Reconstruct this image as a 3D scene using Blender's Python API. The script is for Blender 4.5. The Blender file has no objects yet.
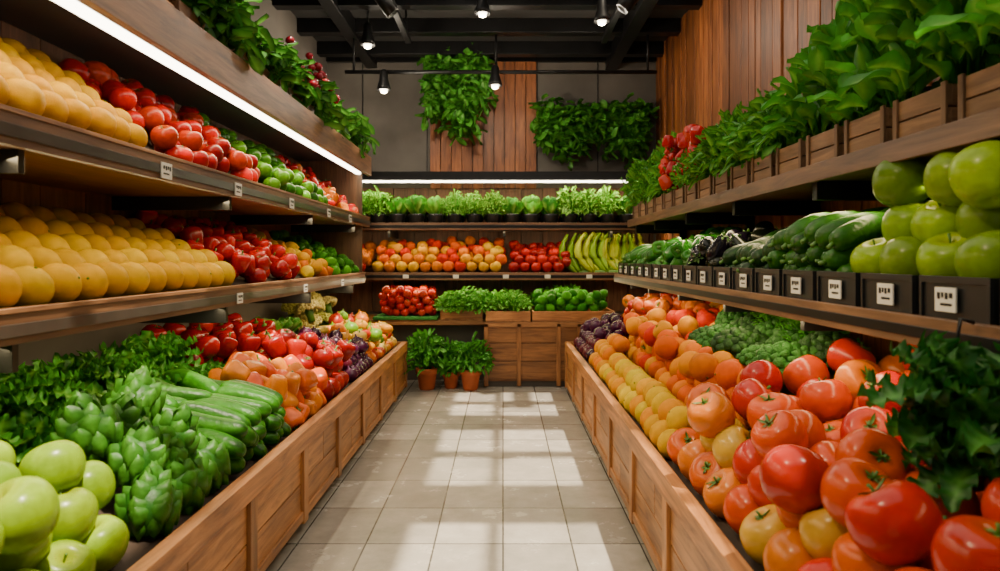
import bpy, math, random
import numpy as np
from mathutils import Vector
rg=np.random.default_rng(11)
random.seed(5)
U=rg.uniform
# ------------------------------------------------------------------ helpers
def lin(h):
    h=h.lstrip('#'); o=[]
    for i in (0,2,4):
        c=int(h[i:i+2],16)/255
        o.append(c/12.92 if c<=.04045 else ((c+.055)/1.055)**2.4)
    return np.array(o)
def rot(rx=0,ry=0,rz=0):
    cx,sx,cy,sy,cz,sz=math.cos(rx),math.sin(rx),math.cos(ry),math.sin(ry),math.cos(rz),math.sin(rz)
    X=np.array([[1,0,0],[0,cx,-sx],[0,sx,cx]]);Y=np.array([[cy,0,sy],[0,1,0],[-sy,0,cy]]);Z=np.array([[cz,-sz,0],[sz,cz,0],[0,0,1]])
    return Z@Y@X
I3=np.eye(3)
class P:
    def __init__(s,V,F,M=None,K=None):
        s.V=np.array(V,float); s.L=np.array([i for f in F for i in f],int); s.T=np.array([len(f) for f in F],int)
        s.M=np.zeros(len(s.T),int) if M is None else (np.full(len(s.T),M,int) if np.isscalar(M) else np.array(M,int))
        s.K=np.zeros(len(s.V)) if K is None else np.array(K,float)
def joinp(parts):
    o=P([(0,0,0)],[]); V=[];L=[];T=[];M=[];K=[];n=0
    for it in parts:
        p,R,loc=it[0],it[1],it[2]; m=it[3] if len(it)>3 else None
        V.append(p.V@np.asarray(R).T+np.array(loc)); L.append(p.L+n); T.append(p.T)
        M.append(p.M if m is None else np.full(len(p.T),m,int)); K.append(p.K); n+=len(p.V)
    o.V=np.vstack(V);o.L=np.concatenate(L);o.T=np.concatenate(T);o.M=np.concatenate(M);o.K=np.concatenate(K)
    return o
class B:
    def __init__(s): s.V=[];s.L=[];s.T=[];s.M=[];s.C=[];s.G=[];s.S=[];s.n=0
    def add(s,p,R=I3,loc=(0,0,0),A=(1,1,1),Bc=None,mo=0,smooth=True):
        A=np.array(A); Bc=A if Bc is None else np.array(Bc)
        s.V.append(p.V@np.asarray(R).T+np.array(loc)); s.L.append(p.L+s.n); s.T.append(p.T); s.M.append(p.M+mo)
        k=p.K[:,None]; s.C.append(A*(1-k)+Bc*k); s.G.append(p.V+U(-50,50,3)); s.S.append(np.full(len(p.T),smooth)); s.n+=len(p.V)
    def box(s,a,b,m=0,c=None,R=None,pv=None,var=.18):
        lo=np.minimum(a,b).astype(float); hi=np.maximum(a,b).astype(float)
        x0,y0,z0=lo; x1,y1,z1=hi
        V=np.array([(x0,y0,z0),(x1,y0,z0),(x1,y1,z0),(x0,y1,z0),(x0,y0,z1),(x1,y0,z1),(x1,y1,z1),(x0,y1,z1)],float)
        F=[(0,3,2,1),(4,5,6,7),(0,1,5,4),(1,2,6,5),(2,3,7,6),(3,0,4,7)]
        sz=[x1-x0,y1-y0,z1-z0]; ax=int(np.argmax(sz)); o=[ax]+[i for i in range(3) if i!=ax]
        G=V[:,o]+U(-30,30,3)
        if R is not None:
            pv=V.mean(0) if pv is None else np.array(pv); V=(V-pv)@R.T+pv
        if c is None: c=np.ones(3)*U(1-var,1+var)
        s.V.append(V); s.L.append(np.array([i for f in F for i in f])+s.n); s.T.append(np.full(6,4)); s.M.append(np.full(6,m))
        s.C.append(np.tile(np.array(c,float),(8,1))); s.G.append(G); s.S.append(np.zeros(6,bool)); s.n+=8
    def finish(s,name,mats,bevel=0,parent=None):
        V=np.vstack(s.V);L=np.concatenate(s.L);T=np.concatenate(s.T);M=np.concatenate(s.M);C=np.vstack(s.C);G=np.vstack(s.G);S=np.concatenate(s.S)
        me=bpy.data.meshes.new(name); me.vertices.add(len(V)); me.vertices.foreach_set('co',V.ravel())
        me.loops.add(len(L)); me.loops.foreach_set('vertex_index',L.astype(np.int32))
        me.polygons.add(len(T)); me.polygons.foreach_set('loop_start',np.concatenate([[0],np.cumsum(T)[:-1]]).astype(np.int32))
        me.polygons.foreach_set('loop_total',T.astype(np.int32)); me.polygons.foreach_set('material_index',M.astype(np.int32))
        me.polygons.foreach_set('use_smooth',S)
        me.update(calc_edges=True)
        a=me.attributes.new('Col','FLOAT_COLOR','POINT'); a.data.foreach_set('color',np.hstack([np.clip(C,0,1.5),np.ones((len(C),1))]).astype(np.float32).ravel())
        g=me.attributes.new('G','FLOAT_VECTOR','POINT'); g.data.foreach_set('vector',G.astype(np.float32).ravel())
        for m in mats: me.materials.append(m)
        o=bpy.data.objects.new(name,me); bpy.context.collection.objects.link(o)
        if bevel:
            md=o.modifiers.new('bevel','BEVEL'); md.width=bevel; md.segments=2; md.limit_method='ANGLE'
        if parent: o.parent=parent
        return o
# ------------------------------------------------------------------ materials
def mat(name):
    m=bpy.data.materials.new(name); m.use_nodes=True; nt=m.node_tree; return m,nt,nt.nodes['Principled BSDF'],nt.nodes.new,nt.links.new
def attr(nt,n):
    a=nt.nodes.new('ShaderNodeAttribute'); a.attribute_name=n; return a
def skin(name,rough=.35,nscale=6,bump=.15,bscale=40,var=.25,sss=.0,coat=0.0,spec=.3):
    m,nt,bs,N,K=mat(name); c=attr(nt,'Col'); g=attr(nt,'G')
    no=N('ShaderNodeTexNoise'); no.inputs['Scale'].default_value=nscale; no.inputs['Detail'].default_value=3; K(g.outputs['Vector'],no.inputs['Vector'])
    mr=N('ShaderNodeMapRange'); mr.inputs[1].default_value=.3; mr.inputs[2].default_value=.7; mr.inputs[3].default_value=1-var; mr.inputs[4].default_value=1+var*.3
    K(no.outputs['Fac'],mr.inputs[0])
    mx=N('ShaderNodeVectorMath'); mx.operation='SCALE'; K(c.outputs['Color'],mx.inputs[0]); K(mr.outputs[0],mx.inputs['Scale']); K(mx.outputs[0],bs.inputs['Base Color'])
    bs.inputs['Roughness'].default_value=rough; bs.inputs['Coat Weight'].default_value=coat; bs.inputs['Coat Roughness'].default_value=.12; bs.inputs['Specular IOR Level'].default_value=spec
    n2=N('ShaderNodeTexNoise'); n2.inputs['Scale'].default_value=bscale; K(g.outputs['Vector'],n2.inputs['Vector'])
    bp=N('ShaderNodeBump'); bp.inputs['Strength'].default_value=bump; bp.inputs['Distance'].default_value=.01; K(n2.outputs['Fac'],bp.inputs['Height']); K(bp.outputs[0],bs.inputs['Normal'])
    return m
def leafm(name,rough=.45,tr=.35):
    m,nt,bs,N,K=mat(name); c=attr(nt,'Col'); g=attr(nt,'G')
    no=N('ShaderNodeTexNoise'); no.inputs['Scale'].default_value=9; K(g.outputs['Vector'],no.inputs['Vector'])
    mr=N('ShaderNodeMapRange'); mr.inputs[1].default_value=.3; mr.inputs[2].default_value=.7; mr.inputs[3].default_value=.7; mr.inputs[4].default_value=1.25; K(no.outputs['Fac'],mr.inputs[0])
    mx=N('ShaderNodeVectorMath'); mx.operation='SCALE'; K(c.outputs['Color'],mx.inputs[0]); K(mr.outputs[0],mx.inputs['Scale']); K(mx.outputs[0],bs.inputs['Base Color'])
    bs.inputs['Roughness'].default_value=rough; bs.inputs['Specular IOR Level'].default_value=.35
    t=N('ShaderNodeBsdfTranslucent'); K(mx.outputs[0],t.inputs['Color'])
    ms=N('ShaderNodeMixShader'); ms.inputs[0].default_value=tr; K(bs.outputs[0],ms.inputs[1]); K(t.outputs[0],ms.inputs[2])
    K(ms.outputs[0],nt.nodes['Material Output'].inputs['Surface'])
    bp=N('ShaderNodeBump'); bp.inputs['Strength'].default_value=.3; bp.inputs['Distance'].default_value=.01; K(no.outputs['Fac'],bp.inputs['Height']); K(bp.outputs[0],bs.inputs['Normal'])
    return m
def wood(name,dark,light,rough=.5,bump=.25):
    m,nt,bs,N,K=mat(name); c=attr(nt,'Col'); g=attr(nt,'G')
    mp=N('ShaderNodeMapping'); mp.inputs['Scale'].default_value=(1.3,14,14); K(g.outputs['Vector'],mp.inputs[0])
    no=N('ShaderNodeTexNoise'); no.inputs['Scale'].default_value=1.6; no.inputs['Detail'].default_value=7; no.inputs['Roughness'].default_value=.65; no.inputs['Distortion'].default_value=.9; K(mp.outputs[0],no.inputs['Vector'])
    cr=N('ShaderNodeValToRGB'); cr.color_ramp.elements[0].position=.3; cr.color_ramp.elements[1].position=.72
    cr.color_ramp.elements[0].color=(*lin(dark),1); cr.color_ramp.elements[1].color=(*lin(light),1); K(no.outputs['Fac'],cr.inputs[0])
    n3=N('ShaderNodeTexNoise'); n3.inputs['Scale'].default_value=2.2; K(g.outputs['Vector'],n3.inputs['Vector'])
    mr=N('ShaderNodeMapRange'); mr.inputs[1].default_value=.3; mr.inputs[2].default_value=.7; mr.inputs[3].default_value=.75; mr.inputs[4].default_value=1.15; K(n3.outputs['Fac'],mr.inputs[0])
    a=N('ShaderNodeVectorMath'); a.operation='MULTIPLY'; K(cr.outputs[0],a.inputs[0]); K(c.outputs['Color'],a.inputs[1])
    b=N('ShaderNodeVectorMath'); b.operation='SCALE'; K(a.outputs[0],b.inputs[0]); K(mr.outputs[0],b.inputs['Scale']); K(b.outputs[0],bs.inputs['Base Color'])
    bs.inputs['Roughness'].default_value=rough
    bp=N('ShaderNodeBump'); bp.inputs['Strength'].default_value=bump; bp.inputs['Distance'].default_value=.005; K(no.outputs['Fac'],bp.inputs['Height']); K(bp.outputs[0],bs.inputs['Normal'])
    return m
def plain(name,col,rough=.5,metal=0,ns=5,var=.25,bump=.1,detail=6):
    m,nt,bs,N,K=mat(name); tc=N('ShaderNodeTexCoord')
    no=N('ShaderNodeTexNoise'); no.inputs['Scale'].default_value=ns; no.inputs['Detail'].default_value=detail; K(tc.outputs['Object'],no.inputs['Vector'])
    c=lin(col); cr=N('ShaderNodeValToRGB'); cr.color_ramp.elements[0].position=.3; cr.color_ramp.elements[1].position=.7
    cr.color_ramp.elements[0].color=(*np.clip(c*(1-var),0,1),1); cr.color_ramp.elements[1].color=(*np.clip(c*(1+var),0,1),1)
    K(no.outputs['Fac'],cr.inputs[0]); K(cr.outputs[0],bs.inputs['Base Color'])
    bs.inputs['Roughness'].default_value=rough; bs.inputs['Metallic'].default_value=metal
    bp=N('ShaderNodeBump'); bp.inputs['Strength'].default_value=bump; bp.inputs['Distance'].default_value=.01; K(no.outputs['Fac'],bp.inputs['Height']); K(bp.outputs[0],bs.inputs['Normal'])
    return m
def emis(name,col,st):
    m,nt,bs,N,K=mat(name); bs.inputs['Base Color'].default_value=(*lin(col),1); bs.inputs['Emission Color'].default_value=(*lin(col),1); bs.inputs['Emission Strength'].default_value=st; return m
m_orange=skin('citrus_skin',.45,3,.3,45,.18,spec=.06)
m_gloss=skin('glossy_skin',.25,2.5,.04,8,.25,0,.08,spec=.25)
m_apple=skin('apple_skin',.3,5,.04,12,.25,0,.04,spec=.2)
m_cuke=skin('cucumber_skin',.38,8,.5,14,.3,spec=.2)
m_rough=skin('floret_skin',.7,20,.9,30,.4)
m_stem=plain('stem_green','#3f6a1c',.5,0,20)
m_leaf=leafm('leaf')
m_bin=wood('bin_wood','#6b4020','#c4884e',.45)
m_plank=wood('wall_plank','#54290f','#ac6632',.5)
m_backp=wood('shelf_back_plank','#3d2417','#7a5138',.55)
m_shelf=wood('shelf_wood','#4a3022','#8d6748',.42)
m_box=wood('kraft_box_wood','#5a3f2a','#9c7450',.65)
m_metal=plain('dark_metal','#1d1d1e',.4,.6,8,.2,.02)
m_rail=plain('price_rail','#4a443e',.3,.4,8,.15,.02)
m_black=plain('black_plastic','#17181a',.38,0,10,.2,.05)
m_white=plain('tag_white','#dcd9cf',.5,0,10,.04,0)
m_conc=plain('concrete','#625c55',.75,0,1.6,.3,.2,9)
m_ceil=plain('ceiling_paint','#2e2d2c',.8,0,3,.2,.1)
m_terra=plain('terracotta','#a9532c',.75,0,9,.2,.15)
m_soil=plain('soil','#2b1d14',.95,0,30,.4,.5)
m_kick=plain('plinth','#4b4641',.5,0,4,.15,.05)
m_canopy=plain('canopy_panel','#3c3731',.55,0,3,.2,.05)
m_liner=plain('tray_liner','#33251b',.8,0,12,.3,.1)
m_led=emis('led_strip','#fff4dc',12)
m_bulb=emis('bulb','#fff0d0',12)
m_mat=plain('green_mat','#2f7a2a',.8,0,40,.3,.4)
# floor
m_floor,nt,bs,N,K=mat('floor_tiles'); tc=N('ShaderNodeTexCoord'); br=N('ShaderNodeTexBrick'); K(tc.outputs['Object'],br.inputs['Vector'])
br.offset=0; br.inputs['Scale'].default_value=1; br.inputs['Brick Width'].default_value=.36; br.inputs['Row Height'].default_value=.5; br.inputs['Mortar Size'].default_value=.005
br.inputs['Color1'].default_value=(*lin('#aba59d'),1); br.inputs['Color2'].default_value=(*lin('#8a857e'),1); br.inputs['Mortar'].default_value=(*lin('#4a4742'),1); br.inputs['Mortar Smooth'].default_value=.3
no=N('ShaderNodeTexNoise'); no.inputs['Scale'].default_value=4; no.inputs['Detail'].default_value=8; no.inputs['Roughness'].default_value=.7; K(tc.outputs['Object'],no.inputs['Vector'])
mr=N('ShaderNodeMapRange'); mr.inputs[1].default_value=.3; mr.inputs[2].default_value=.7; mr.inputs[3].default_value=.72; mr.inputs[4].default_value=1.12; K(no.outputs['Fac'],mr.inputs[0])
sc=N('ShaderNodeVectorMath'); sc.operation='SCALE'; K(br.outputs['Color'],sc.inputs[0]); K(mr.outputs[0],sc.inputs['Scale']); K(sc.outputs[0],bs.inputs['Base Color'])
m2=N('ShaderNodeMapRange'); m2.inputs[3].default_value=.14; m2.inputs[4].default_value=.36; K(no.outputs['Fac'],m2.inputs[0]); K(m2.outputs[0],bs.inputs['Roughness'])
bp=N('ShaderNodeBump'); bp.inputs['Strength'].default_value=.5; bp.inputs['Distance'].default_value=.004; bp.invert=True; K(br.outputs['Fac'],bp.inputs['Height']); K(bp.outputs[0],bs.inputs['Normal'])
# ------------------------------------------------------------------ prototypes
def smoothprof(pr,k=2):
    pr=np.array(pr,float); out=[]
    n=len(pr)
    for i in range(n-1):
        p0=pr[max(i-1,0)];p1=pr[i];p2=pr[i+1];p3=pr[min(i+2,n-1)]
        if i==0: p0=np.array([-p2[0],p2[1]])
        if i==n-2: p3=np.array([-p1[0],p1[1]])
        for j in range(k):
            t=j/k; out.append(.5*((2*p1)+(-p0+p2)*t+(2*p0-5*p1+4*p2-p3)*t*t+(-p0+3*p1-3*p2+p3)*t**3))
    out.append(pr[-1]); return np.array(out)
def revolve(pr,seg=18,lobes=0,amp=0,k=2,ktop=0,skew=0):
    pr=smoothprof(pr,k); n=len(pr); V=[(0,0,pr[0][1])];Kk=[0]
    for i in range(1,n-1):
        for j in range(seg):
            th=2*math.pi*j/seg; r=pr[i][0]*(1+amp*math.cos(lobes*th)); z=pr[i][1]
            V.append((r*math.cos(th)+skew*z*z,r*math.sin(th),z)); u=(i/(n-1)); Kk.append(ktop*max(0,(u-.65)/.35)+ktop*.3*max(0,(.12-u)/.12))
    V.append((0,0,pr[-1][1])); Kk.append(ktop); F=[]
    for j in range(seg): F.append((0,1+(j+1)%seg,1+j))
    for i in range(n-3):
        a=1+i*seg;b=a+seg
        for j in range(seg): F.append((a+j,a+(j+1)%seg,b+(j+1)%seg,b+j))
    a=1+(n-3)*seg; t=len(V)-1
    for j in range(seg): F.append((a+j,a+(j+1)%seg,t))
    return P(V,F,0,Kk)
def tube(path,rad,seg=8,M=0,stripes=0):
    path=np.array(path,float); n=len(path); V=[];Kk=[]
    for i in range(n):
        t=path[min(i+1,n-1)]-path[max(i-1,0)]; t/=np.linalg.norm(t)+1e-9
        up=np.array([0,0,1.]) if abs(t[2])<.9 else np.array([0,1.,0]); a=np.cross(up,t); a/=np.linalg.norm(a); b=np.cross(t,a)
        for j in range(seg):
            th=2*math.pi*j/seg; V.append(path[i]+rad[i]*(a*math.cos(th)+b*math.sin(th))); Kk.append((.5+.5*math.cos(stripes*th)) if stripes else 0)
    F=[]
    for i in range(n-1):
        for j in range(seg): F.append((i*seg+j,i*seg+(j+1)%seg,(i+1)*seg+(j+1)%seg,(i+1)*seg+j))
    F.append(tuple(range(seg-1,-1,-1))); F.append(tuple((n-1)*seg+j for j in range(seg)))
    return P(V,F,M,Kk)
def leaf(L=1,W=.3,curl=-.8,ruf=.0,fr=5,nx=4,ny=6,cup=.15,pet=.12,shape=1,ph=0,M=0,vein=1.6):
    V=[];Kk=[];y=0;z=0;
    for i in range(ny+1):
        t=i/ny; a=curl*t
        if i: y+=L/ny*math.cos(a); z+=L/ny*math.sin(a)
        w=W*(max(0,(t-pet))/(1-pet))**.5*(1-t**(2.2*shape))**.7*1.25 if t>pet else W*.06
        if i==ny: w=W*.04
        for j in range(nx+1):
            s=2*j/nx-1; rr=ruf*abs(s)**1.5*math.sin(fr*2*math.pi*t+ph+(1.5 if s>0 else 0))
            V.append((s*w, y-math.sin(a)*(cup*W*s*s+rr), z+math.cos(a)*(cup*W*s*s+rr))); Kk.append(max(0,1-abs(s)*vein))
    F=[]
    for i in range(ny):
        for j in range(nx): a=i*(nx+1)+j; F.append((a,a+1,a+nx+2,a+nx+1))
    return P(V,F,M,Kk)
def calyx(z,n=5,L=.2,W=.045,stem=.12,m=1):
    ps=[]
    for i in range(n): ps.append((leaf(L,W,U(-.9,.3),0,1,2,3,.4,.05,.7),rot(.25,0,2*math.pi*i/n+U(-.2,.2)),(0,0,z),m))
    ps.append((tube([(0,0,z-.04),(.01,0,z+stem*.5),(.03,.01,z+stem)],[.028,.02,.024],6),I3,(0,0,0),m))
    return ps
APR=[(0,-.36),(.12,-.43),(.3,-.37),(.44,-.18),(.5,.05),(.46,.25),(.34,.39),(.2,.43),(.08,.36),(0,.25)]
TPR=[(0,-.4),(.2,-.42),(.38,-.32),(.49,-.1),(.5,.08),(.43,.28),(.28,.38),(.13,.37),(0,.3)]
def mk_apple(): return joinp([(revolve(APR,22,5,.015,2,.8),I3,(0,0,0)),(tube([(0,0,.22),(.01,0,.36),(.04,.01,.5)],[.022,.016,.022],6),I3,(0,0,0),1)])
def mk_tom(seg=28): return joinp([(revolve(TPR,seg,5,U(.004,.018),2,.55),I3,(0,0,0))]+calyx(.34,6,.25,.05,.12))
def mk_orange(seg=18): 
    th=np.linspace(-math.pi/2,math.pi/2,11); pr=[(abs(.5*math.cos(t)),.47*math.sin(t)) for t in th]; pr[0]=(0,-.47); pr[-1]=(0,.455)
    return joinp([(revolve(pr,seg,0,0,1,.1),I3,(0,0,0)),(revolve([(0,.44),(.035,.45),(.03,.475),(0,.48)],6,0,0,1),I3,(0,0,0),1)])
def mk_lemon():
    return revolve([(0,-.62),(.07,-.56),(.22,-.45),(.4,-.25),(.45,0),(.4,.25),(.22,.45),(.08,.56),(.05,.62),(0,.64)],16,0,0,1)
PPR=[(0,-.42),(.15,-.5),(.3,-.44),(.4,-.15),(.46,.18),(.4,.38),(.22,.43),(0,.3)]
def mk_pepper(): return joinp([(revolve(PPR,20,4,.08,2),I3,(0,0,0)),(tube([(0,0,.28),(.01,0,.45),(.07,.02,.6)],[.07,.035,.045],6),I3,(0,0,0),1),(revolve([(0,.3),(.13,.36),(.1,.42),(0,.42)],8,0,0,1),I3,(0,0,0),1)])
def mk_cuke(r=.13,bend=.08):
    xs=[-.5,-.485,-.44,-.35,-.2,0,.2,.35,.44,.485,.5]; rr=[.15,.5,.8,.95,1,1,1,.93,.75,.45,.2]
    return joinp([(tube([(x,bend*(1-4*x*x),0) for x in xs],[r*q for q in rr],14,0,5),I3,(0,0,0)),(tube([(-.58,-.02,0),(-.49,0,0)],[r*.18,r*.22],6),I3,(0,0,0),1)])
def mk_egg():
    return joinp([(revolve([(0,-.6),(.16,-.57),(.3,-.42),(.34,-.2),(.28,.05),(.2,.28),(.14,.45),(0,.5)],16,0,0,2,0,.2),I3,(0,0,0))]+calyx(.46,5,.25,.08,.18))
def mk_onion(): return joinp([(revolve([(0,-.4),(.2,-.38),(.42,-.2),(.5,.02),(.4,.25),(.2,.38),(.07,.46),(.04,.6),(0,.62)],16,0,0,1,.5),I3,(0,0,0))])
def mk_squash(): return joinp([(revolve([(0,-.3),(.2,-.33),(.42,-.2),(.5,0),(.42,.18),(.2,.28),(0,.22)],20,8,.06,1,.4),I3,(0,0,0)),(tube([(0,0,.2),(0.02,0,.36)],[.05,.035],6),I3,(0,0,0),1)])
def mk_head(n=18,L=.55,W=.2,ruf=.05,fr=3,inner=1.35,outer=.25,curl=-1.0,cup=.3,nx=6,ny=7):
    ps=[]
    for i in range(n):
        t=i/(n-1); e=inner+(outer-inner)*t; az=i*2.4
        ps.append((leaf(L*U(.85,1.1)*(.75+.3*t),W*U(.85,1.15),curl*U(.7,1.2)*(.4+.6*t),ruf*U(.7,1.3),fr+U(-.5,.5),nx,ny,cup,.1,1,U(0,6)),rot(e+U(-.12,.12),0,az),(0,0,0)))
    return joinp(ps)
def mk_kale(): return mk_head(22,.58,.17,.06,5.5,1.4,.1,-1.1,.25,8,20)
def mk_lettuce(): return mk_head(22,.5,.26,.035,2.5,1.5,.2,.5,.5,6,7)
def mk_bush(n=120,rx=.5,rz=.6,L=.22,W=.08,stems=10,sh=.8,e0=-.3,e1=1.2):
    ps=[]
    lf=[leaf(L*U(.8,1.2),W*U(.8,1.2),U(-1.2,.1),W*.12,1.5,4 if W>.1 else 2,7 if W>.1 else 4,.3,.12,sh,U(0,6)) for _ in range(6)]
    for i in range(n):
        a=U(0,2*math.pi); u=U(.1,1)**.6; h=U(0,1)
        rr=rx*u*(.45+.55*math.sin(math.pi*min(1,h*.75+.25)))
        ps.append((lf[i%6],rot(U(e0,e1),U(-.4,.4),a-math.pi/2+U(-.8,.8)),(rr*math.cos(a),rr*math.sin(a),rz*(.12+.88*h)*(1-.25*u*u))))
    for i in range(stems):
        a=U(0,6.28); r=rx*U(.2,.7); ps.append((tube([(r*.2*math.cos(a),r*.2*math.sin(a),0),(r*.6*math.cos(a),r*.6*math.sin(a),rz*.5),(r*math.cos(a),r*math.sin(a),rz*.85)],[.014,.01,.006],5),I3,(0,0,0)))
    return joinp(ps)
def mk_arti():
    ps=[(revolve([(0,-.4),(.25,-.35),(.36,-.1),(.3,.2),(0,.38)],14,0,0,1),I3,(0,0,0))]
    for r in range(6):
        n=8-r; h=-.42+r*.13; R=[.27,.35,.37,.33,.25,.13][r]
        for i in range(n):
            a=2*math.pi*(i+.5*(r%2))/n+U(-.1,.1); ps.append((leaf(.36*U(.9,1.1),.19,U(.25,.6),0,1,4,6,.6,.0,1.2,vein=.8),rot(1.08+.08*r+U(-.08,.08),0,a-math.pi/2),(R*math.cos(a),R*math.sin(a),h)))
    ps.append((tube([(0,0,-.55),(0,0,-.35)],[.07,.09],8),I3,(0,0,0)))
    return joinp(ps)
def mk_broc(n=70,s0=.13,s1=.2):
    ps=[(tube([(0,0,-.45),(0,0,-.2),(0,0,.1)],[.12,.13,.2],10),I3,(0,0,0),1)]
    s=revolve([(0,-.5),(.35,-.35),(.5,0),(.35,.35),(0,.5)],8,3,.15,1,.6)
    for i in range(n):
        a=i*2.4; ph=math.acos(1-(i+.5)/n*1.05); r=.38+U(-.03,.04)
        ps.append((s,rot(U(0,3),U(0,3),0)*U(s0,s1),(r*math.sin(ph)*math.cos(a),r*math.sin(ph)*math.sin(a),.02+.32*math.cos(ph))))
    return joinp(ps)
def mk_banana():
    ps=[]
    for i in range(6):
        a=(i-2.5)*.22; pts=[];
        for t in np.linspace(0,1,8): pts.append((.28*math.sin(math.pi*t*.9)+.02,0,.8*t))
        ps.append((tube(pts,[.03,.055,.075,.08,.08,.07,.045,.02],7),rot(0,.1*(i%2),a*1.4),(0,a*.35,0)))
    ps.append((tube([(0,-.15,.0),(0,0,.0),(0,.15,.0)],[.04,.06,.04],6),I3,(0,0,0),1))
    return joinp(ps)
APPLE=[mk_apple() for _ in range(2)];TOM=[mk_tom() for _ in range(4)];TOMS=[mk_tom(14) for _ in range(2)];ORG=[mk_orange(),mk_orange()];ORGS=[mk_orange(12)]
PEP=[mk_pepper()];CUKE=[mk_cuke(.12,.05),mk_cuke(.13,.1),mk_cuke(.11,.02)];EGG=[mk_egg()];ON=[mk_onion()];LEM=[mk_lemon()];SQ=[mk_squash()]
KALE=[mk_kale() for _ in range(3)];LET=[mk_lettuce() for _ in range(3)];BUSH=[mk_bush() for _ in range(4)]
BIGB=[mk_bush(60,.45,.7,.3,.115,14,1.4,.2,1.45) for _ in range(4)]
FINE=[mk_bush(300,.5,.55,.11,.05,14) for _ in range(3)];ARTI=[mk_arti()];BROC=[mk_broc(),mk_broc()];BAN=[mk_banana()]
# ------------------------------------------------------------------ pile generators
def jc(c,v=.12,hv=.04):
    c=lin(c) if isinstance(c,str) else np.array(c); return np.clip(c*U(1-v,1+v)*(1+U(-hv,hv,3)),0,1)
def pick(cols): return jc(cols[rg.integers(len(cols))])
def heap(xr,yr,zf,d,top,tries=26,maxn=900,squash=.85,front=None):
    r=d/2; pre=[]
    if front is not None:
        x=xr[0]+r if front=='lo' else xr[1]-r; s=1 if front=='lo' else -1; y=yr[0]+r
        while y<=yr[1]-r+.01:
            xx=x+s*U(0,.12)*d; pre.append([xx,y,zf(xx)+r*squash]); y+=d*U(1.0,1.06)
        y=yr[0]+d
        while y<=yr[1]-r*1.5 and xr[1]-xr[0]>1.6*d:
            xx=x+s*U(.42,.55)*d; pre.append([xx,y,zf(xx)+r*squash+d*.62*squash]); y+=d*U(1.0,1.1)
    pts=np.array(pre).reshape(-1,3); fails=0
    while len(pts)<maxn and fails<25:
        cx=U(xr[0]+r,xr[1]-r,tries); cy=U(yr[0]+r,yr[1]-r,tries); base=np.array([zf(a) for a in cx])+r*squash; z=base.copy()
        if len(pts):
            dx=cx[:,None]-pts[None,:,0]; dy=cy[:,None]-pts[None,:,1]; q=(d*.97)**2-dx*dx-dy*dy
            zz=np.where(q>0,pts[None,:,2]+np.sqrt(np.maximum(q,0))*squash,-9); z=np.maximum(z,zz.max(1))
        i=int(np.argmin(z-base))
        if z[i]-base[i]>top: fails+=1; continue
        pts=np.vstack([pts,[cx[i],cy[i],z[i]]])
    return pts
def hexg(xr,yr,zf,d,sx=.88,sy=1.0,j=.06):
    pts=[]; nx=max(1,int((xr[1]-xr[0]-d)/(d*sx))+1); x0=(xr[0]+xr[1])/2-(nx-1)*d*sx/2
    for i in range(nx):
        x=x0+i*d*sx; y=yr[0]+d/2+(d*sy/2 if i%2 else 0)
        while y<yr[1]-d/2+.001: pts.append((x+U(-j,j)*d,y+U(-j,j)*d,zf(x)+d*.45+U(0,.08)*d)); y+=d*sy
    return np.array(pts)
def place(name,pts,protos,d,cols,mats,cB=None,rm='up',sv=.06,zs=1,tilt=.5,existing=None):
    b=existing or B()
    for p in pts:
        s=d*U(1-sv,1+sv)
        if rm=='any': R=rot(U(0,6.28),U(0,6.28),U(0,6.28))
        else: R=rot(U(-tilt,tilt),U(-tilt,tilt),U(0,6.28))
        A=pick(cols); Bc=jc(cB) if cB else None
        b.add(protos[rg.integers(len(protos))],R*s,p,A,Bc)
    if existing is None: return b.finish(name,mats)
def greens(name,pts,protos,s,cols,cB,zs=1,tilt=.25,sv=.15,existing=None,mo=0,mats=None):
    b=existing or B()
    for p in pts:
        k=s*U(1-sv,1+sv); b.add(protos[rg.integers(len(protos))],rot(U(-tilt,tilt),U(-tilt,tilt),U(0,6.28))@np.diag([k,k,k*zs]),p,pick(cols),jc(cB),mo)
    if existing is None: return b.finish(name,mats or [m_leaf])
def scat(xr,yr,zf,sp,j=.25,dz=0):
    pts=[]; x=xr[0]+sp/2; i=0
    while x<=xr[1]-sp/2+.02:
        y=yr[0]+sp/2+(sp/2 if i%2 else 0)
        while y<=yr[1]-sp/2+.02: xx=x+U(-j,j)*sp; pts.append((xx,y+U(-j,j)*sp,zf(xx)+dz)); y+=sp
        x+=sp*.9; i+=1
    return pts
# ------------------------------------------------------------------ room
XL,XR,YB,ZC=-2.32,2.02,8.8,4.2
def simple(name,a,b,m,bev=0):
    q=B(); q.box(a,b,0,(1,1,1)); return q.finish(name,[m],bev)
simple('floor',(XL-.1,-1.6,-.1),(XR+.1,YB+.1,0),m_floor)
b=B(); b.box((XL-.1,-1.6,0),(XL,YB,ZC),0,(1,1,1)); 
b.finish('wall_left',[m_conc])
b=B(); y=-1.6
b.box((XR+.02,-1.6,0),(XR+.1,YB,ZC),1,(1,1,1))
while y<YB-.01:
    w=min(U(.1,.2),YB-y); b.box((XR-U(0,.02),y+.005,0),(XR+.02,y+w-.005,ZC),0,None,var=.42); y+=w
b.finish('wall_right',[m_plank,m_metal],.004)
b=B(); b.box((XL-.1,YB,0),(XR+.1,YB+.1,ZC),0,(1,1,1))
for xx in (-1.85,-1.0,.45,1.25): b.box((xx-.006,YB-.012,2.5),(xx+.006,YB,ZC),2,(1,1,1))
x=-.96
while x<.44:
    w=.14; b.box((x+.004,YB-.04,2.4),(x+w-.004,YB,ZC-.1),1,None,var=.35); x+=w
b.finish('wall_back',[m_conc,m_plank,m_metal],.003)
b=B()
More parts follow.
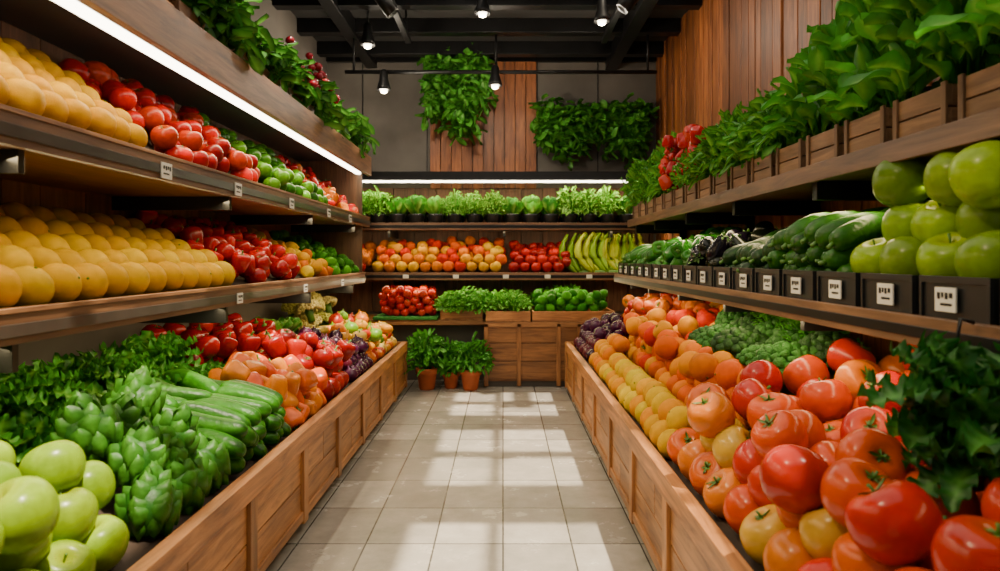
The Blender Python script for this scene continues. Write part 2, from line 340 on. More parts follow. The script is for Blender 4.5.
b.box((XL-.1,6.5,ZC),(XR+.1,YB+.1,ZC+.12)); b.box((XL-.1,-1.6,ZC),(-1.3,6.5,ZC+.12)); b.box((1.85,-1.6,ZC),(XR+.1,6.5,ZC+.12)); b.box((-1.3,-1.6,ZC),(1.85,.5,ZC+.12))
b.box((-.1,.5,ZC),(.75,6.5,ZC+.12))
for yy,w in ((1.75,.1),(2.85,.6),(4.1,.12),(4.9,.5),(5.9,.12)): b.box((-1.3,yy,ZC-.05),(1.85,yy+w,ZC+.14))
for xx in (-.75,): b.box((xx-.035,.5,ZC),(xx+.035,6.5,ZC+.14))
b.finish('ceiling',[m_ceil])
b=B()
for yy in (6.7,7.5,8.3): b.box((XL,yy,ZC-.16),(XR,yy+.14,ZC))
b.box((1.35,5.8,ZC-.22),(1.5,YB,ZC-.02)); b.box((-1.8,6.3,ZC-.2),(-1.66,YB,ZC-.02))
b.finish('ceiling_beam',[m_metal],.006)
b=B()
for xx in (-1.05,1.12): b.box((xx-.03,.5,3.88),(xx+.03,7.4,3.93))
for yy in (1.2,3.5,5.6,7.2):
    for xx in (-1.05,1.12): b.box((xx-.012,yy,3.93),(xx+.012,yy+.024,ZC))
b.finish('lamp_track',[m_metal],.003)
simple('trim_back',(XL,YB-.06,ZC-.12),(XR,YB,ZC),m_metal)
def spot(name,x,y,z,ztop,glow=60):
    b=B(); b.add(tube([(x,y,ztop),(x,y,z+.1)],[.012,.012],8)); 
    b.add(revolve([(0,.14),(.03,.13),(.045,.1),(.05,.02),(.075,-.06),(.08,-.1),(.06,-.1),(0,-.06)],16,0,0,1),I3,(x,y,z))
    b.add(revolve([(0,-.05),(.035,-.035),(.045,0),(.035,.035),(0,.05)],12,0,0,1),I3,(x,y,z-.09),mo=1)
    ob=b.finish(name,[m_metal,m_bulb])
    l=bpy.data.lights.new('bulb_light','POINT'); l.energy=glow; l.color=(1,.86,.66); l.shadow_soft_size=.06
    o=bpy.data.objects.new('bulb_light',l); o.location=(x,y,z-.2); bpy.context.collection.objects.link(o)
b=B(); b.add(tube([(-1.8,7.6,3.62),(1.75,7.6,3.62)],[.022,.022],8))
for xx in (-1.7,-.08,1.65): b.add(tube([(xx,7.6,3.62),(xx,7.6,ZC-.02)],[.014,.014],8))
b.finish('lamp_rail',[m_metal])
spot('pendant_lamp',-.09,7.55,3.55,3.6,26); spot('pendant_lamp',-1.35,7.55,3.5,3.6,26); spot('pendant_lamp',-.2,6.5,3.98,ZC,22); spot('pendant_lamp',.97,6.55,3.92,ZC,22); spot('pendant_lamp',-1.4,6.9,3.8,ZC,22)
def added_spot(x,y,tx,ty,tz,e,sz=1.1):  # spot fixtures out of view, added to brighten the produce bins
    d=(Vector((tx,ty,tz))-Vector((x,y,3.78))).normalized(); R=np.array(d.to_track_quat('-Z','Y').to_matrix())
    b=B(); b.add(revolve([(0,.12),(.05,.12),(.06,.1),(.065,-.1),(.055,-.1),(0,-.05)],16,0,0,1),R,(x,y,3.78)); b.add(tube([(x,y,3.9),(x,y,3.8)],[.012,.012],6)); b.finish('added_spotlight',[m_metal])
    l=bpy.data.lights.new('added_beam','SPOT'); l.energy=e; l.spot_size=sz; l.spot_blend=.6; l.color=(1,.77,.44); l.shadow_soft_size=.05
    o=bpy.data.objects.new('added_beam',l); o.location=Vector((x,y,3.78))+d*.13; o.rotation_euler=d.to_track_quat('-Z','Y').to_euler(); bpy.context.collection.objects.link(o)
for yy in (1.4,2.8,4.6): added_spot(-1.05,yy,1.15,yy+.5,.7,165,.75)
added_spot(-1.05,6.0,1.3,6.4,.8,120,.8)
for yy in (2.2,4.2,5.9): added_spot(1.12,yy,-1.6,yy+.3,.7,75,.8)
# ------------------------------------------------------------------ bins
Y0,Y1=.6,7.5
zL=lambda x:.50+(-1.12-x)*.27
zR=lambda x:.50+(x-.75)*.27
def wedge(bd,xa,xb,ya,yb,za,zb,zbot,m):
    V=[(xa,ya,zbot),(xb,ya,zbot),(xb,yb,zbot),(xa,yb,zbot),(xa,ya,za),(xb,ya,zb),(xb,yb,zb),(xa,yb,za)]
    F=[(0,3,2,1),(4,5,6,7),(0,1,5,4),(1,2,6,5),(2,3,7,6),(3,0,4,7)]
    bd.add(P(V,F,m),smooth=False)
def bin_(name,xf,xb,sgn,zf):
    b=B(); f=lambda o:xf+sgn*o
    b.box((f(-.06),Y0,0),(f(-.1),Y1,.07),1,(1,1,1))
    for (z0,z1) in ((.07,.265),(.272,.46)):
        y=Y0
        while y<Y1-.05:
            w=min(U(1.2,1.9),Y1-y); b.box((f(-.035),y+.002,z0),(f(0),y+w-.002,z1),0,None,var=.25); y+=w
    b.box((f(-.035),Y0,.46),(f(.025),Y1,.56),0,(1.15,1.1,1.05))
    b.box((f(-.01),Y0,.07),(f(.015),Y1,.12),0,(.9,.9,.9))
    y=Y0
    while y<Y1+.01: b.box((f(-.02),y-.04,.05),(f(.02),y+.04,.46),0,None,var=.25); y+=(Y1-Y0)/9
    for yy in (Y0,Y1-.04): b.box((f(-.035),yy,.02),(xb,yy+.04,.56),0,None)
    wedge(b,f(-.04),xb,Y0+.04,Y1-.04,zf(f(-.04)),zf(xb),.05,2)
    return b.finish(name,[m_bin,m_kick,m_liner],.004)
bin_('produce_bin',-1.1,-2.3,1,zL); bin_('produce_bin',.72,1.99,-1,zR)
z1=lambda x:1.9+(-1.55-x)*.72
z2=lambda x:1.28+(-1.58-x)*.5
def tags(b,xs,ys,z,s,m,h=.06,w=.075):
    for y in ys:
        b.box((xs,y-w/2,z-h/2),(xs+s*.006,y+w/2,z+h/2),m,(1,1,1))
        for k,(a0,a1) in enumerate(((-.38,-.22),(-.15,-.02),(.05,.16),(.22,.36))): b.box((xs+s*.006,y+w*a0,z+h*(.02 if k%2 else .08)),(xs+s*.008,y+w*a1,z+h*.3),m+1,(1,1,1))
        b.box((xs+s*.006,y-w*.35,z-h*.25),(xs+s*.008,y+w*.2,z-h*.14),m+1,(1,1,1))
b=B()
y=Y0
while y<Y1-.01:
    w=min(U(.25,.4),Y1-y); b.box((-2.32,y+.003,1.25),(-2.29,y+w-.003,2.6),1,None,var=.25); y+=w
for (xf,zt) in ((-1.5,1.93),(-1.55,1.31)):
    b.box((-2.29,Y0,zt-.07),(xf-.03,Y1,zt-.025),0,(.9,.9,.9)); 
    b.box((xf-.03,Y0,zt-.085),(xf,Y1,zt+.015),0,(.75,.72,.7)); b.box((xf,Y0,zt-.06),(xf+.008,Y1,zt-.02),2,(1,1,1)); b.box((xf-.035,Y0,zt+.015),(xf+.006,Y1,zt+.03),0,(1.35,1.3,1.2))
wedge(b,-1.54,-2.29,Y0,Y1,z1(-1.54),z1(-2.2),1.89,4); wedge(b,-1.59,-2.29,Y0,Y1,z2(-1.59),z2(-2.29),1.27,4)
tags(b,-1.492,[2.95,3.75,4.7,5.7,6.5],1.885,1,5,.07,.09); tags(b,-1.542,[3.9,5.2,6.4],1.265,1,5,.06,.08)
b.box((-1.52,Y0,2.42),(-1.48,Y1,2.63),0,(1.2,1.15,1.1)); b.box((-2.3,Y0,2.61),(-1.52,Y1,2.64),0,(.8,.8,.8)); b.box((-2.3,Y0,2.585),(-1.52,Y1,2.605),7,(.9,.9,.9))
b.box((-1.65,Y0+.1,2.46),(-1.57,Y1-.05,2.58),7,(1,1,1)); b.box((-1.64,Y0+.1,2.435),(-1.59,Y1-.05,2.46),3,(1,1,1))
b.box((-2.3,Y1-.03,1.22),(-1.58,Y1,2.6),0,(.6,.6,.6))
for yy in (2.2,3.9,5.6,7.2):
    b.box((-2.29,yy,1.12),(-1.62,yy+.03,1.24),6,(1,1,1)); b.box((-2.29,yy,1.78),(-1.6,yy+.03,1.86),6,(1,1,1))
b.finish('produce_shelf',[m_shelf,m_backp,m_rail,m_led,m_liner,m_white,m_black,m_canopy],.003)
simple('planter_trough',(-1.95,3.3,2.64),(-1.6,7.35,2.78),m_shelf,.005)
b=B()
for k in range(3): b.box((-1.62,2.9,2.66+k*.09),(-1.6,3.25,2.73+k*.09)); b.box((-2.0,2.9,2.66+k*.09),(-1.98,3.25,2.73+k*.09)); b.box((-2,2.9,2.66+k*.09),(-1.6,2.92,2.73+k*.09)); b.box((-2,3.23,2.66+k*.09),(-1.6,3.25,2.73+k*.09))
b.box((-2,2.9,2.64),(-1.6,3.25,2.66)); b.finish('wooden_crate',[m_bin],.003)
XS1=(-2.2,-1.53); XS2=(-2.27,-1.58)
place('orange_pile',hexg(XS1,(.65,3.15),z1,.14,.8),ORG,.146,['#c09000','#c89a00','#b88600'],[m_orange,m_stem],rm='any')
place('red_apple_pile',heap(XS1,(3.18,4.6),z1,.13,.1),APPLE,.13,['#a00602','#ac0c02','#880402','#b43004'],[m_apple,m_stem],cB='#985808')
place('green_apple_pile',heap(XS1,(4.62,6.0),z1,.12,.09),APPLE,.12,['#407c06','#549008','#2c6406'],[m_apple,m_stem])
place('mixed_pepper_pile',heap(XS1,(6.02,7.42),z1,.12,.07),PEP,.12,['#b81004','#c84004','#a80c04','#d06c04'],[m_gloss,m_stem])
place('orange_pile',hexg(XS2,(.65,4.1),z2,.16,.82,1.0,.03),ORG,.163,['#c49600','#c89c00','#caa400'],[m_orange,m_stem],rm='any',sv=.03)
place('red_pepper_pile',heap(XS2,(4.0,5.5),z2,.13,.12),TOMS+PEP,.135,['#a80804','#b80c04','#900402'],[m_gloss,m_stem])
place('lemon_pile',heap(XS2,(5.5,6.3),z2,.12,.08),LEM,.13,['#c89400','#c08400','#ccac10','#bc6400'],[m_orange,m_stem],rm='any')
place('lime_pile',heap(XS2,(6.32,7.42),z2,.12,.08),LEM,.13,['#30740a','#44860c','#225a06'],[m_orange,m_stem],rm='any')
place('green_apple_pile',heap((-2.25,-1.14),(.66,2.25),zL,.18,.24,front='hi'),APPLE,.18,['#749400','#7ea002','#648400'],[m_apple,m_stem],cB='#9ca410')
place('artichoke_pile',heap((-1.66,-1.14),(2.25,2.95),zL,.21,.2,front='hi'),ARTI,.27,['#235c12','#2c6a16','#1a4c10'],[m_leaf],cB='#44801f')
b=B()
for lay in range(3):
    for xc in (-1.33,-1.62):
        y=2.98
        while y<3.7:
            p=(xc+U(-.04,.04),y+U(-.02,.02),zL(xc)+.05+lay*.075)
            b.add(CUKE[rg.integers(3)],rot(U(-.1,.1),.25+U(-.08,.08),U(-.45,.25))@np.diag([.34,.4,.4])@rot(U(0,6.28),0,0),p,pick(['#184a06','#20580a','#103c04']),jc('#306c0a')); y+=.095
b.finish('cucumber_pile',[m_cuke,m_stem])
KC=['#2f7c1a','#3c9022','#246c16','#4aa02c']; KB='#7cb848'
greens('kale_heap',scat((-2.12,-1.66),(2.15,4.25),zL,.22,.2,.04)+scat((-2.08,-1.7),(2.2,4.15),zL,.26,.2,.18),KALE,.38,KC,KB,tilt=.45)
place('orange_pepper_pile',heap((-1.7,-1.14),(3.72,4.45),zL,.13,.18,front='hi'),PEP,.15,['#cc5800','#c84800','#d07400'],[m_gloss,m_stem],rm='any')
place('tomato_pile',heap((-2.25,-1.14),(4.45,5.2),zL,.15,.22,front='hi'),TOMS+PEP,.155,['#900401','#a00801','#800201','#a81801'],[m_gloss,m_stem])
place('tomato_pile',heap((-2.25,-1.72),(3.95,4.45),zL,.15,.2),TOMS+PEP,.155,['#900401','#a00801','#800201'],[m_gloss,m_stem])
place('red_onion_pile',heap((-1.72,-1.14),(5.2,6.0),zL,.12,.18,front='hi'),ON,.13,['#380a2c','#441034','#581428','#2c0824'],[m_gloss,m_stem],cB='#704060')
greens('lettuce_heap',scat((-2.1,-1.74),(5.25,6.4),zL,.25,.2,.1),LET,.32,['#4a9420','#3c8a1c','#66a82c'],'#a8cc70')
place('squash_pile',heap((-1.75,-1.14),(6.0,7.42),zL,.14,.18,front='hi'),SQ+ON,.15,['#c89c20','#c08000','#ccac48','#c06400','#9c2002','#608c10'],[m_apple,m_stem])
place('cauliflower_pile',heap((-2.2,-1.75),(6.4,7.42),zL,.22,.2),BROC,.28,['#d8cc84','#ccc068','#bcc058'],[m_rough,m_stem])
# ------------------------------------------------------------------ right unit
b=B()
b.box((1.28,Y0,1.25),(2.0,Y1,1.295),0,(.9,.9,.9)); b.box((1.25,Y0,1.235),(1.28,Y1,1.325),0,(1,1,1)); b.box((1.245,Y0,1.26),(1.25,Y1,1.295),1,(1,1,1))
b.box((1.42,Y0,1.86),(2.0,Y1,1.91),0,(.95,.95,.95)); b.box((1.4,Y0,1.845),(1.425,Y1,1.925),0,(.85,.8,.8)); 
for yy in (.9,2.0,3.1,4.2,5.3,6.4,7.3):
    b.box((1.46,yy,1.77),(2.0,yy+.05,1.86),1,(1,1,1)); b.box((1.94,yy,1.3),(2.0,yy+.05,2.3),1,(1,1,1)); b.box((1.4,yy,1.16),(2.0,yy+.04,1.25),1,(1,1,1))
b.finish('produce_shelf',[m_shelf,m_metal],.003)
def crate(y0,y1,x0=1.29,x1=1.92,z=1.297,h=.15):
    b=B(); t=.012
    b.box((x0,y0,z),(x1,y1,z+t)); b.box((x0,y0,z+t),(x0+t,y1,z+h)); b.box((x1-t,y0,z+t),(x1,y1,z+h)); b.box((x0+t,y0,z+t),(x1-t,y0+t,z+h)); b.box((x0+t,y1-t,z+t),(x1-t,y1,z+h))
    b.box((x0-.008,y0,z+h-.02),(x0,y1,z+h)); b.box((x0-.008,y0,z+.02),(x0,y0+.012,z+h-.02)); b.box((x0-.008,y1-.012,z+.02),(x0,y1,z+h-.02))
    yc=(y0+y1)/2; tags(b,x0-.008,[yc+U(-.03,.03)],z+h*.55,-1,1,.07,.09)
    b.finish('produce_crate',[m_black,m_white,m_metal],.003)
y=.75
while y<7.3: crate(y,y+.3); y+=.335
zc=lambda x:1.37+(x-1.3)*.2
XC=(1.3,1.9)
place('green_apple_pile',heap(XC,(.8,2.62),zc,.195,.32,squash=.9,front='lo'),APPLE,.2,['#749400','#80a204','#648400'],[m_apple,m_stem],cB='#a4a818')
def cukes(name,ya,yb,cols,cB,L=.42,th=.5,lays=2,xs=(1.47,1.72),zf=zc,dy=.1,rz=(-.3,.3),ry=-.25):
    b=B()
    for l in range(lays):
        for xc in xs:
            y=ya+.06
            while y<yb-.04:
                b.add(CUKE[rg.integers(3)],rot(U(-.1,.1),ry+U(-.1,.1),U(*rz))@np.diag([L,th,th])@rot(U(0,6.28),0,0),(xc+U(-.03,.03),y+U(-.02,.02),zf(xc)+.05+l*.075),pick(cols),jc(cB)); y+=dy
    b.finish(name,[m_cuke,m_stem])
cukes('zucchini_pile',2.64,3.35,['#164606','#1e540a','#103804'],'#2c600c',.3,.46,3)
cukes('zucchini_pile',3.37,4.1,['#0a2604','#0e3006','#061e02'],'#18400e',.3,.5,2)
place('eggplant_pile',heap(XC,(4.12,4.95),zc,.13,.14),EGG,.19,['#080c0c','#0c1408','#0c0814'],[m_gloss,m_stem],rm='any')
place('green_pepper_pile',heap(XC,(4.97,5.95),zc,.14,.17),PEP,.15,['#1c6006','#2c740a','#144c06'],[m_gloss,m_stem],rm='any')
cukes('cucumber_pile',5.97,7.3,['#124406','#1c560c'],'#2c6c10',.32,.5,2)
XB=(.755,1.95)
TC=['#b41402','#bc2c02','#a41002','#c44402','#b02002','#c85402','#c04002','#b81c02','#c46808','#c49a30']
place('tomato_pile',heap(XB,(.66,3.2),zR,.19,.25,squash=.85,front='lo'),TOM,.195,TC,[m_gloss,m_stem],cB='#c46008',tilt=.9)
place('lemon_pile',heap((.755,1.05),(3.2,5.4),zR,.15,.14,front='lo'),ORG,.155,['#caa000','#cc9400','#c8aa00','#cc8400'],[m_orange,m_stem],rm='any')
place('orange_pile',heap((1.03,1.34),(3.2,4.77),zR,.16,.24,front='lo'),ORG,.165,['#c86800','#c45400','#c87c00'],[m_orange,m_stem],rm='any')
greens('broccoli_heap',[(x,y,zR(x)+.22+U(-.02,.05)) for y in (3.32,3.62,3.93,4.25,4.55) for x in (1.42,1.64)],BROC,.4,['#1c5210','#245e16','#143e0c'],'#3f7c28',mats=[m_rough,m_stem])
greens('kale_heap',scat((1.62,1.9),(3.2,4.75),zR,.2,.2,.1)+scat((1.58,1.82),(3.3,4.7),zR,.22,.2,.27),KALE+FINE,.34,['#2a7a18','#348a1e','#469a26'],'#70b040',tilt=.4)
place('orange_pile',heap((1.05,1.95),(4.77,6.15),zR,.16,.26,front='lo'),ORG+TOMS,.165,['#c45400','#bc2c02','#c46c00','#b42402','#c88400'],[m_orange,m_stem],rm='any')
place('orange_pile',heap((.755,1.08),(5.4,6.15),zR,.15,.16,front='lo'),ORG,.155,['#c46c00','#c88400'],[m_orange,m_stem],rm='any')
place('red_onion_pile',heap((.755,1.3),(6.15,7.42),zR,.14,.17,front='lo'),ON,.15,['#2a0820','#3c1030','#501828'],[m_gloss,m_stem],rm='any')
place('orange_pepper_pile',heap((1.3,1.95),(6.17,7.4),zR,.14,.3),PEP+TOMS,.15,['#c03402','#c85402','#ac1c02','#c87000'],[m_gloss,m_stem],rm='any')
b=B(); b.add(tube([(1.235,1.75,1.33),(1.2,1.75,1.34),(1.19,1.75,1.28),(1.2,1.75,1.2)],[.006]*4,6),mo=1)
for p in ((1.17,1.72,1.14),(1.2,1.62,1.05),(1.19,1.84,1.05),(1.22,1.72,.98)): b.add(KALE[rg.integers(3)],rot(U(-.5,.5),U(-.6,.2),U(0,6))*.36,p,jc('#1c5a18'),jc('#4f8c38'))
b.finish('hanging_kale_bunch',[m_leaf,m_metal])
def pbox(y0,y1,x0=1.42,x1=1.76,z=1.912,h=.15):
    b=B(); t=.015
    for k in range(2):
        za=z+k*h/2+.002; zb=z+(k+1)*h/2-.004
        b.box((x0,y0,za),(x0+t,y1,zb)); b.box((x1-t,y0,za),(x1,y1,zb)); b.box((x0+t,y0,za),(x1-t,y0+t,zb)); b.box((x0+t,y1-t,za),(x1-t,y1,zb))
    for yy in (y0-.004,y1-.02): b.box((x0-.01,yy,z),(x0,yy+.024,z+h+.005),0,(.7,.7,.7))
    b.box((x0+t,y0+t,z),(x1-t,y1-t,z+h*.8),1,(1,1,1)); b.finish('planter_box',[m_box,m_soil],.002)
GC=['#2f8414','#3c941c','#246e12','#4aa622']; GB='#7cb83c'
bA=B(); bF=B(); y=.75
while y<7.3:
    pbox(y,y+.28); yc=y+.14
    if y<3.5:
        bA.add(BIGB[rg.integers(4)],rot(U(-.1,.1),U(-.1,.1),U(0,6))@np.diag([.5,.5,.66]),(1.58,yc,2.03),pick(GC),jc(GB))
        bA.add(BIGB[rg.integers(4)],rot(U(-.1,.1),U(-.1,.1),U(0,6))@np.diag([.36,.36,.85]),(1.58,yc,2.03),pick(GC),jc(GB))
    elif y<4.9 or y>5.9:
        for _ in range(2): bF.add((FINE+BUSH)[rg.integers(7)],rot(U(-.12,.12),U(-.12,.12),U(0,6))@np.diag([.46,.48,.66 if y<4.9 else .85]),(1.58+U(-.04,.02),yc+U(-.03,.03),2.02),pick(['#267418','#32841c','#409424']),jc(GB))
    else:
        bF.add(FINE[rg.integers(3)],rot(0,0,U(0,6))@np.diag([.45,.45,.75]),(1.6,yc,2.02),pick(GC),jc(GB))
    y+=.345
bA.finish('basil_plants',[m_leaf]); bF.finish('herb_plants',[m_leaf])
b=B()
for _ in range(60): 
    p=(1.44+U(-.08,.16),U(4.85,5.95),2.08+U(0,.42)); b.add(PEP[0],rot(U(2.3,3.9),U(-.6,.6),U(0,6))*U(.1,.14),p,pick(['#b00a04','#bc1004','#900604','#c83408']))
b.finish('red_pepper_bunch',[m_gloss,m_stem])
# ------------------------------------------------------------------ back unit
b=B(); XBL,XBR=-2.28,1.98
for zt in (1.91,1.31):
    b.box((XBL,8.05,zt-.06),(XBR,YB-.04,zt-.015),0,(.9,.9,.9)); b.box((XBL,8.0,zt-.075),(XBR,8.05,zt+.015),0,(1,1,1)); b.box((XBL,7.994,zt-.05),(XBR,8.0,zt-.015),2,(1,1,1))
x=XBL
while x<XBR-.01:
    w=min(.28,XBR-x); b.box((x+.003,YB-.04,.8),(x+w-.003,YB-.005,2.42),1,None,var=.3); x+=w
b.box((XBL,8.0,2.43),(XBR,8.04,2.54),2,(.7,.7,.7)); b.box((XBL,8.04,2.5),(XBR,YB-.04,2.54),0,(.6,.6,.6)); b.box((XBL,7.985,2.405),(XBR,8.01,2.43),3,(1,1,1))
for xx in (-1.4,0.0,1.3): b.box((xx,8.1,1.75),(xx+.03,YB-.05,1.84),2,(1,1,1))
for xx in (-1.2,-.6,0,.5,1.0): b.box((xx,7.988,1.255),(xx+.07,7.994,1.3),4,(1,1,1))
b.finish('display_shelf',[m_shelf,m_backp,m_metal,m_led,m_white,m_black],.003)
b=B()
b.box((-.2,7.74,.07),(1.98,7.78,.72),0,(.55,.5,.48)); b.box((-.18,7.78,0),(1.98,7.82,.07),1,(1,1,1))
for z0 in (.1,.31,.52): b.box((-.2,7.72,z0),(.86,7.745,z0+.2),0,(.6,.56,.54))
for xx in (-.22,.16,.62,.86): b.box((xx,7.7,.02),(xx+.05,7.74,.74),0,(.7,.66,.64))
b.box((-.22,7.7,.7),(1.98,8.78,.76),0,(.8,.8,.8)); b.box((-2.28,7.95,.7),(-.22,8.78,.76),0,(.8,.8,.8))
b.box((-2.28,8.2,0),(-.2,8.24,.7),1,(1,1,1)); b.box((-.22,7.74,0),(-.18,8.78,.7),0,(.7,.7,.7)); b.box((-1.5,7.95,0),(-1.45,8,.7),0)
b.finish('display_stand',[m_bin,m_kick],.004)
def tray(x0,x1,y0,y1,z,h):
    b=B(); t=.02
    b.box((x0,y0,z),(x1,y1,z+.02)); b.box((x0,y0,z+.02),(x1,y0+t,z+h),0,(1.2,1.15,1.1)); b.box((x0,y1-t,z+.02),(x1,y1,z+h)); b.box((x0,y0+t,z+.02),(x0+t,y1-t,z+h)); b.box((x1-t,y0+t,z+.02),(x1,y1-t,z+h)); b.finish('wooden_tray',[m_bin],.003)
tray(-.2,.32,7.72,8.5,.762,.12); tray(.34,1.3,7.72,8.5,.762,.12); tray(-.75,-.24,7.97,8.5,.762,.12)
zt=lambda x:.86
greens('lettuce_heap',scat((-.72,.34),(7.86,8.45),zt,.2,.15,.0),FINE+BUSH,.42,['#2a8a18','#3a9c1e','#4cac24'],'#84c048')
greens('lettuce_heap',scat((.4,1.25),(8.05,8.45),zt,.2,.15,.03),FINE+LET,.42,['#2a8a18','#3a9c1e'],'#84c048')
place('lime_pile',heap((.36,1.25),(7.75,8.2),zt,.12,.17),LEM,.12,['#2c780e','#449414'],[m_orange,m_stem],rm='any')
b=B(); b.box((-1.55,7.92,.762),(-.78,8.5,.8),0,(1,1,1)); b.finish('display_mat',[m_mat],.01)
place('tomato_pile',heap((-1.5,-.8),(7.98,8.45),lambda x:.8,.1,.28),TOMS,.105,['#b01004','#bc2004','#c03406'],[m_gloss,m_stem])
zb=lambda y:1.3+(y-8.05)*.35
def heapY(xr,yr,zf,d,top):
    h=heap((yr[0],yr[1]),(xr[0],xr[1]),zf,d,top,front='lo'); return h[:,[1,0,2]]
YS=(8.06,8.7)
place('orange_pile',heapY((-1.6,.05),YS,zb,.14,.16),ORGS+APPLE,.14,['#c45400','#c87000','#b02402','#c48800','#c89800'],[m_orange,m_stem])
place('red_apple_pile',heapY((.07,.85),YS,zb,.13,.12),APPLE,.13,['#980c04','#a81804','#840804'],[m_apple,m_stem])
b=B()
for i in range(4): b.add(BAN[0],rot(U(-.1,.1),U(-.12,.12),1.57+U(-.9,.9))*.62,(1.03+i*.18,8.22+U(-.06,.1),1.32),jc(['#64880c','#8c981c'][i%2]),jc('#a0b830'))
b.finish('banana_bunches',[m_apple,m_stem])
place('mixed_apple_pile',heapY((-2.25,-1.62),YS,zb,.14,.12),APPLE,.14,['#a81804','#c06804'],[m_apple,m_stem])
b=B(); g=B(); x=-2.0; i=0
pot=revolve([(0,0),(.35,0),(.4,.1),(.5,.85),(.5,1.0),(.44,1.0),(.4,.8),(0,.78)],14,0,0,1)
while x<1.75:
    k=[BUSH,LET,FINE,LET][(i//3)%4]
    for yy in (8.18,8.48):
        b.add(pot,np.diag([.2,.2,.14]),(x,yy,1.897))
        s=U(.44,.52) if k is LET else U(.42,.48)
        g.add(k[rg.integers(3)],rot(U(-.1,.1),U(-.1,.1),U(0,6))@np.diag([s*.8,s*.8,s*1.25]),(x,yy,2.0),pick(['#3c9418','#4ca61e','#2c8214','#64b82c']),jc('#9ccc58'))
    x+=.235; i+=1
b.finish('plastic_pots',[m_black]); g.finish('potted_lettuce_row',[m_leaf])
tp=revolve([(0,0),(.32,0),(.36,.1),(.45,.72),(.52,.73),(.52,.98),(.45,.98),(.42,.85),(0,.84)],20,0,0,1)
for (px,py,s,hh) in ((-.87,7.62,.25,.75),(-.6,7.7,.2,.6),(-.37,7.6,.24,.64)):
    b=B(); b.add(tp,np.diag([s,s,s]),(px,py,0),(1,1,1)); 
    for _ in range(2): b.add(BUSH[rg.integers(4)],rot(0,0,U(0,6))@np.diag([hh*.7,hh*.6,hh]),(px,py,s*.75),jc('#2c8018'),jc('#5ca434'),mo=1)
    b.finish('potted_plant',[m_terra,m_leaf])
# ------------------------------------------------------------------ ivy
IV=[leaf(.13,.07,U(-1,.2),.006,1,2,4,.3,.1,.6) for _ in range(6)]
def ivy(name,xr,yr,ztop,lmin,lmax,n,cols,out=(0,-1),ls=1,spread=.1,box=None):
    b=B()
    if box: b.box(*box,1,(1,1,1))
    for i in range(n):
        x=U(*xr);y=U(*yr); L=U(lmin,lmax)*(.55+.45*math.sin(math.pi*(x-xr[0])/(xr[1]-xr[0]+1e-6)) if xr[1]-xr[0]>.3 else 1)
        k=int(L/.045)+2; p=np.array([x,y,ztop+U(-.05,.1)]); path=[p.copy()]
        for j in range(k):
            p=p+np.array([U(-.02,.02)+out[0]*.02*max(0,1-j/5),U(-.02,.02)+out[1]*.02*max(0,1-j/5),-.045 if j>1 else .02]); path.append(p.copy())
            for _ in range(2): b.add(IV[rg.integers(6)],rot(U(-1.2,.5),U(-.5,.5),U(0,6.28))*U(.7,1.3)*ls,p+U(-spread,spread,3)*.6,pick(cols),jc('#6aa840'))
        b.add(tube(path,[.004]*len(path),4),A=lin('#3a5a20'))
    return b.finish(name,[m_leaf,m_metal])
IC=['#2c8018','#368c1e','#226c14','#46a026']
ivy('hanging_ivy',(-1.0,-.2),(8.42,8.62),4.0,.6,1.1,40,IC,box=((-.95,8.55,3.93),(-.25,8.74,4.05)))
ivy('hanging_ivy',(.5,1.15),(8.5,8.64),3.35,.35,.75,26,IC,box=((.55,8.6,3.25),(1.1,8.74,3.36)))
ivy('hanging_ivy',(1.2,1.85),(8.5,8.64),3.35,.35,.75,28,IC,box=((1.22,8.6,3.25),(1.9,8.74,3.36)))
IC2=['#1d5c12','#266c16','#164c0e','#2c7a1a']
b=B(); y=3.5
while y<7.3:
    k=U(.38,.62); b.add((BUSH+FINE)[rg.integers(7)],rot(U(-.2,.2),U(-.1,.2),U(0,6))@np.diag([k,k,k*.85]),(-1.78+U(-.05,.05),y,2.76),pick(IC2),jc('#4a8828')); y+=.26
b.finish('trough_greenery',[m_leaf])
ivy('trailing_ivy',(-1.7,-1.55),(3.5,7.3),2.85,.06,.28,42,IC2,out=(1,0))
b=B()
for _ in range(30): b.add(ORGS[0],I3*U(.05,.08),(-1.52+U(-.1,.05),U(5.0,5.9),2.9+U(-.08,.25)),jc('#901828'))
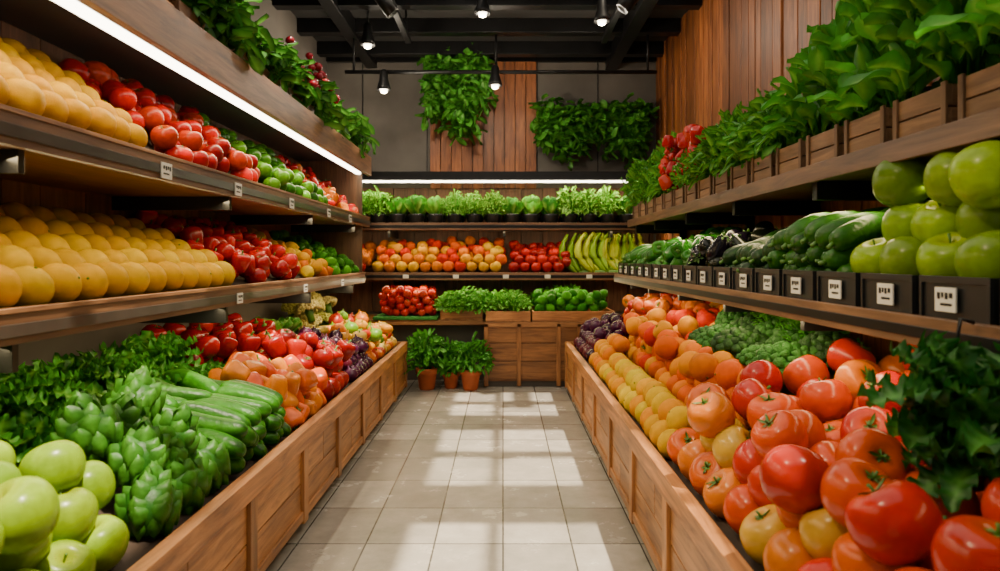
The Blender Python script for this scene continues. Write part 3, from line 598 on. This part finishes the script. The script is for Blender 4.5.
b.finish('red_blossoms',[m_gloss,m_stem])
# ------------------------------------------------------------------ lights
def area(name,loc,size,sy,power,col,r):
    l=bpy.data.lights.new(name,'AREA'); l.shape='RECTANGLE'; l.size=size; l.size_y=sy; l.energy=power; l.color=col
    o=bpy.data.objects.new(name,l); o.location=loc; o.rotation_euler=r; bpy.context.collection.objects.link(o); return o
W=(1,.76,.4)
area('led_light',(-1.6,4,2.42),.05,6.6,48,W,(0,-.35,0))
area('led_light',(-1.62,4,1.83),.04,6.6,27,W,(0,-.3,0))
area('led_light',(-1.65,4,1.2),.04,6.6,24,W,(0,.25,0))
area('led_light',(1.5,4,1.75),.04,6.6,26,W,(0,.2,0)) 
area('led_light',(1.35,4,1.2),.04,6.6,24,W,(0,-.3,0))
area('led_light',(0,8.12,2.41),4.0,.05,40,W,(.2,0,0))
area('led_light',(0,8.1,1.82),4.0,.05,20,W,(.2,0,0))
area('led_light',(0,8.1,1.22),4.0,.05,19,W,(-.2,0,0))
area('ceiling_fill',(.1,3.2,4.1),3.2,5.8,110,(1,.89,.7),(0,0,0))  # added fill lamp, soft daylight below the unseen ceiling openings
s=bpy.data.lights.new('sun','SUN'); s.energy=14; s.angle=.02; s.color=(1,.85,.62)
o=bpy.data.objects.new('sun',s); d=Vector((-.3,.22,-1)); o.rotation_euler=d.to_track_quat('-Z','Y').to_euler(); o.location=(3,-2,8); bpy.context.collection.objects.link(o)
w=bpy.data.worlds.new('world'); bpy.context.scene.world=w; w.use_nodes=True; bg=w.node_tree.nodes['Background']; bg.inputs[0].default_value=(.96,.95,.92,1); bg.inputs[1].default_value=.45
c=bpy.data.cameras.new('camera'); c.lens=24; c.sensor_width=36; c.shift_y=-.0275; c.shift_x=-.003; c.clip_start=.05
c.dof.use_dof=True; c.dof.focus_distance=4.5; c.dof.aperture_fstop=2.4
o=bpy.data.objects.new('camera',c); o.location=(0,0,1.5); o.rotation_euler=(math.pi/2,0,0); bpy.context.collection.objects.link(o); bpy.context.scene.camera=o
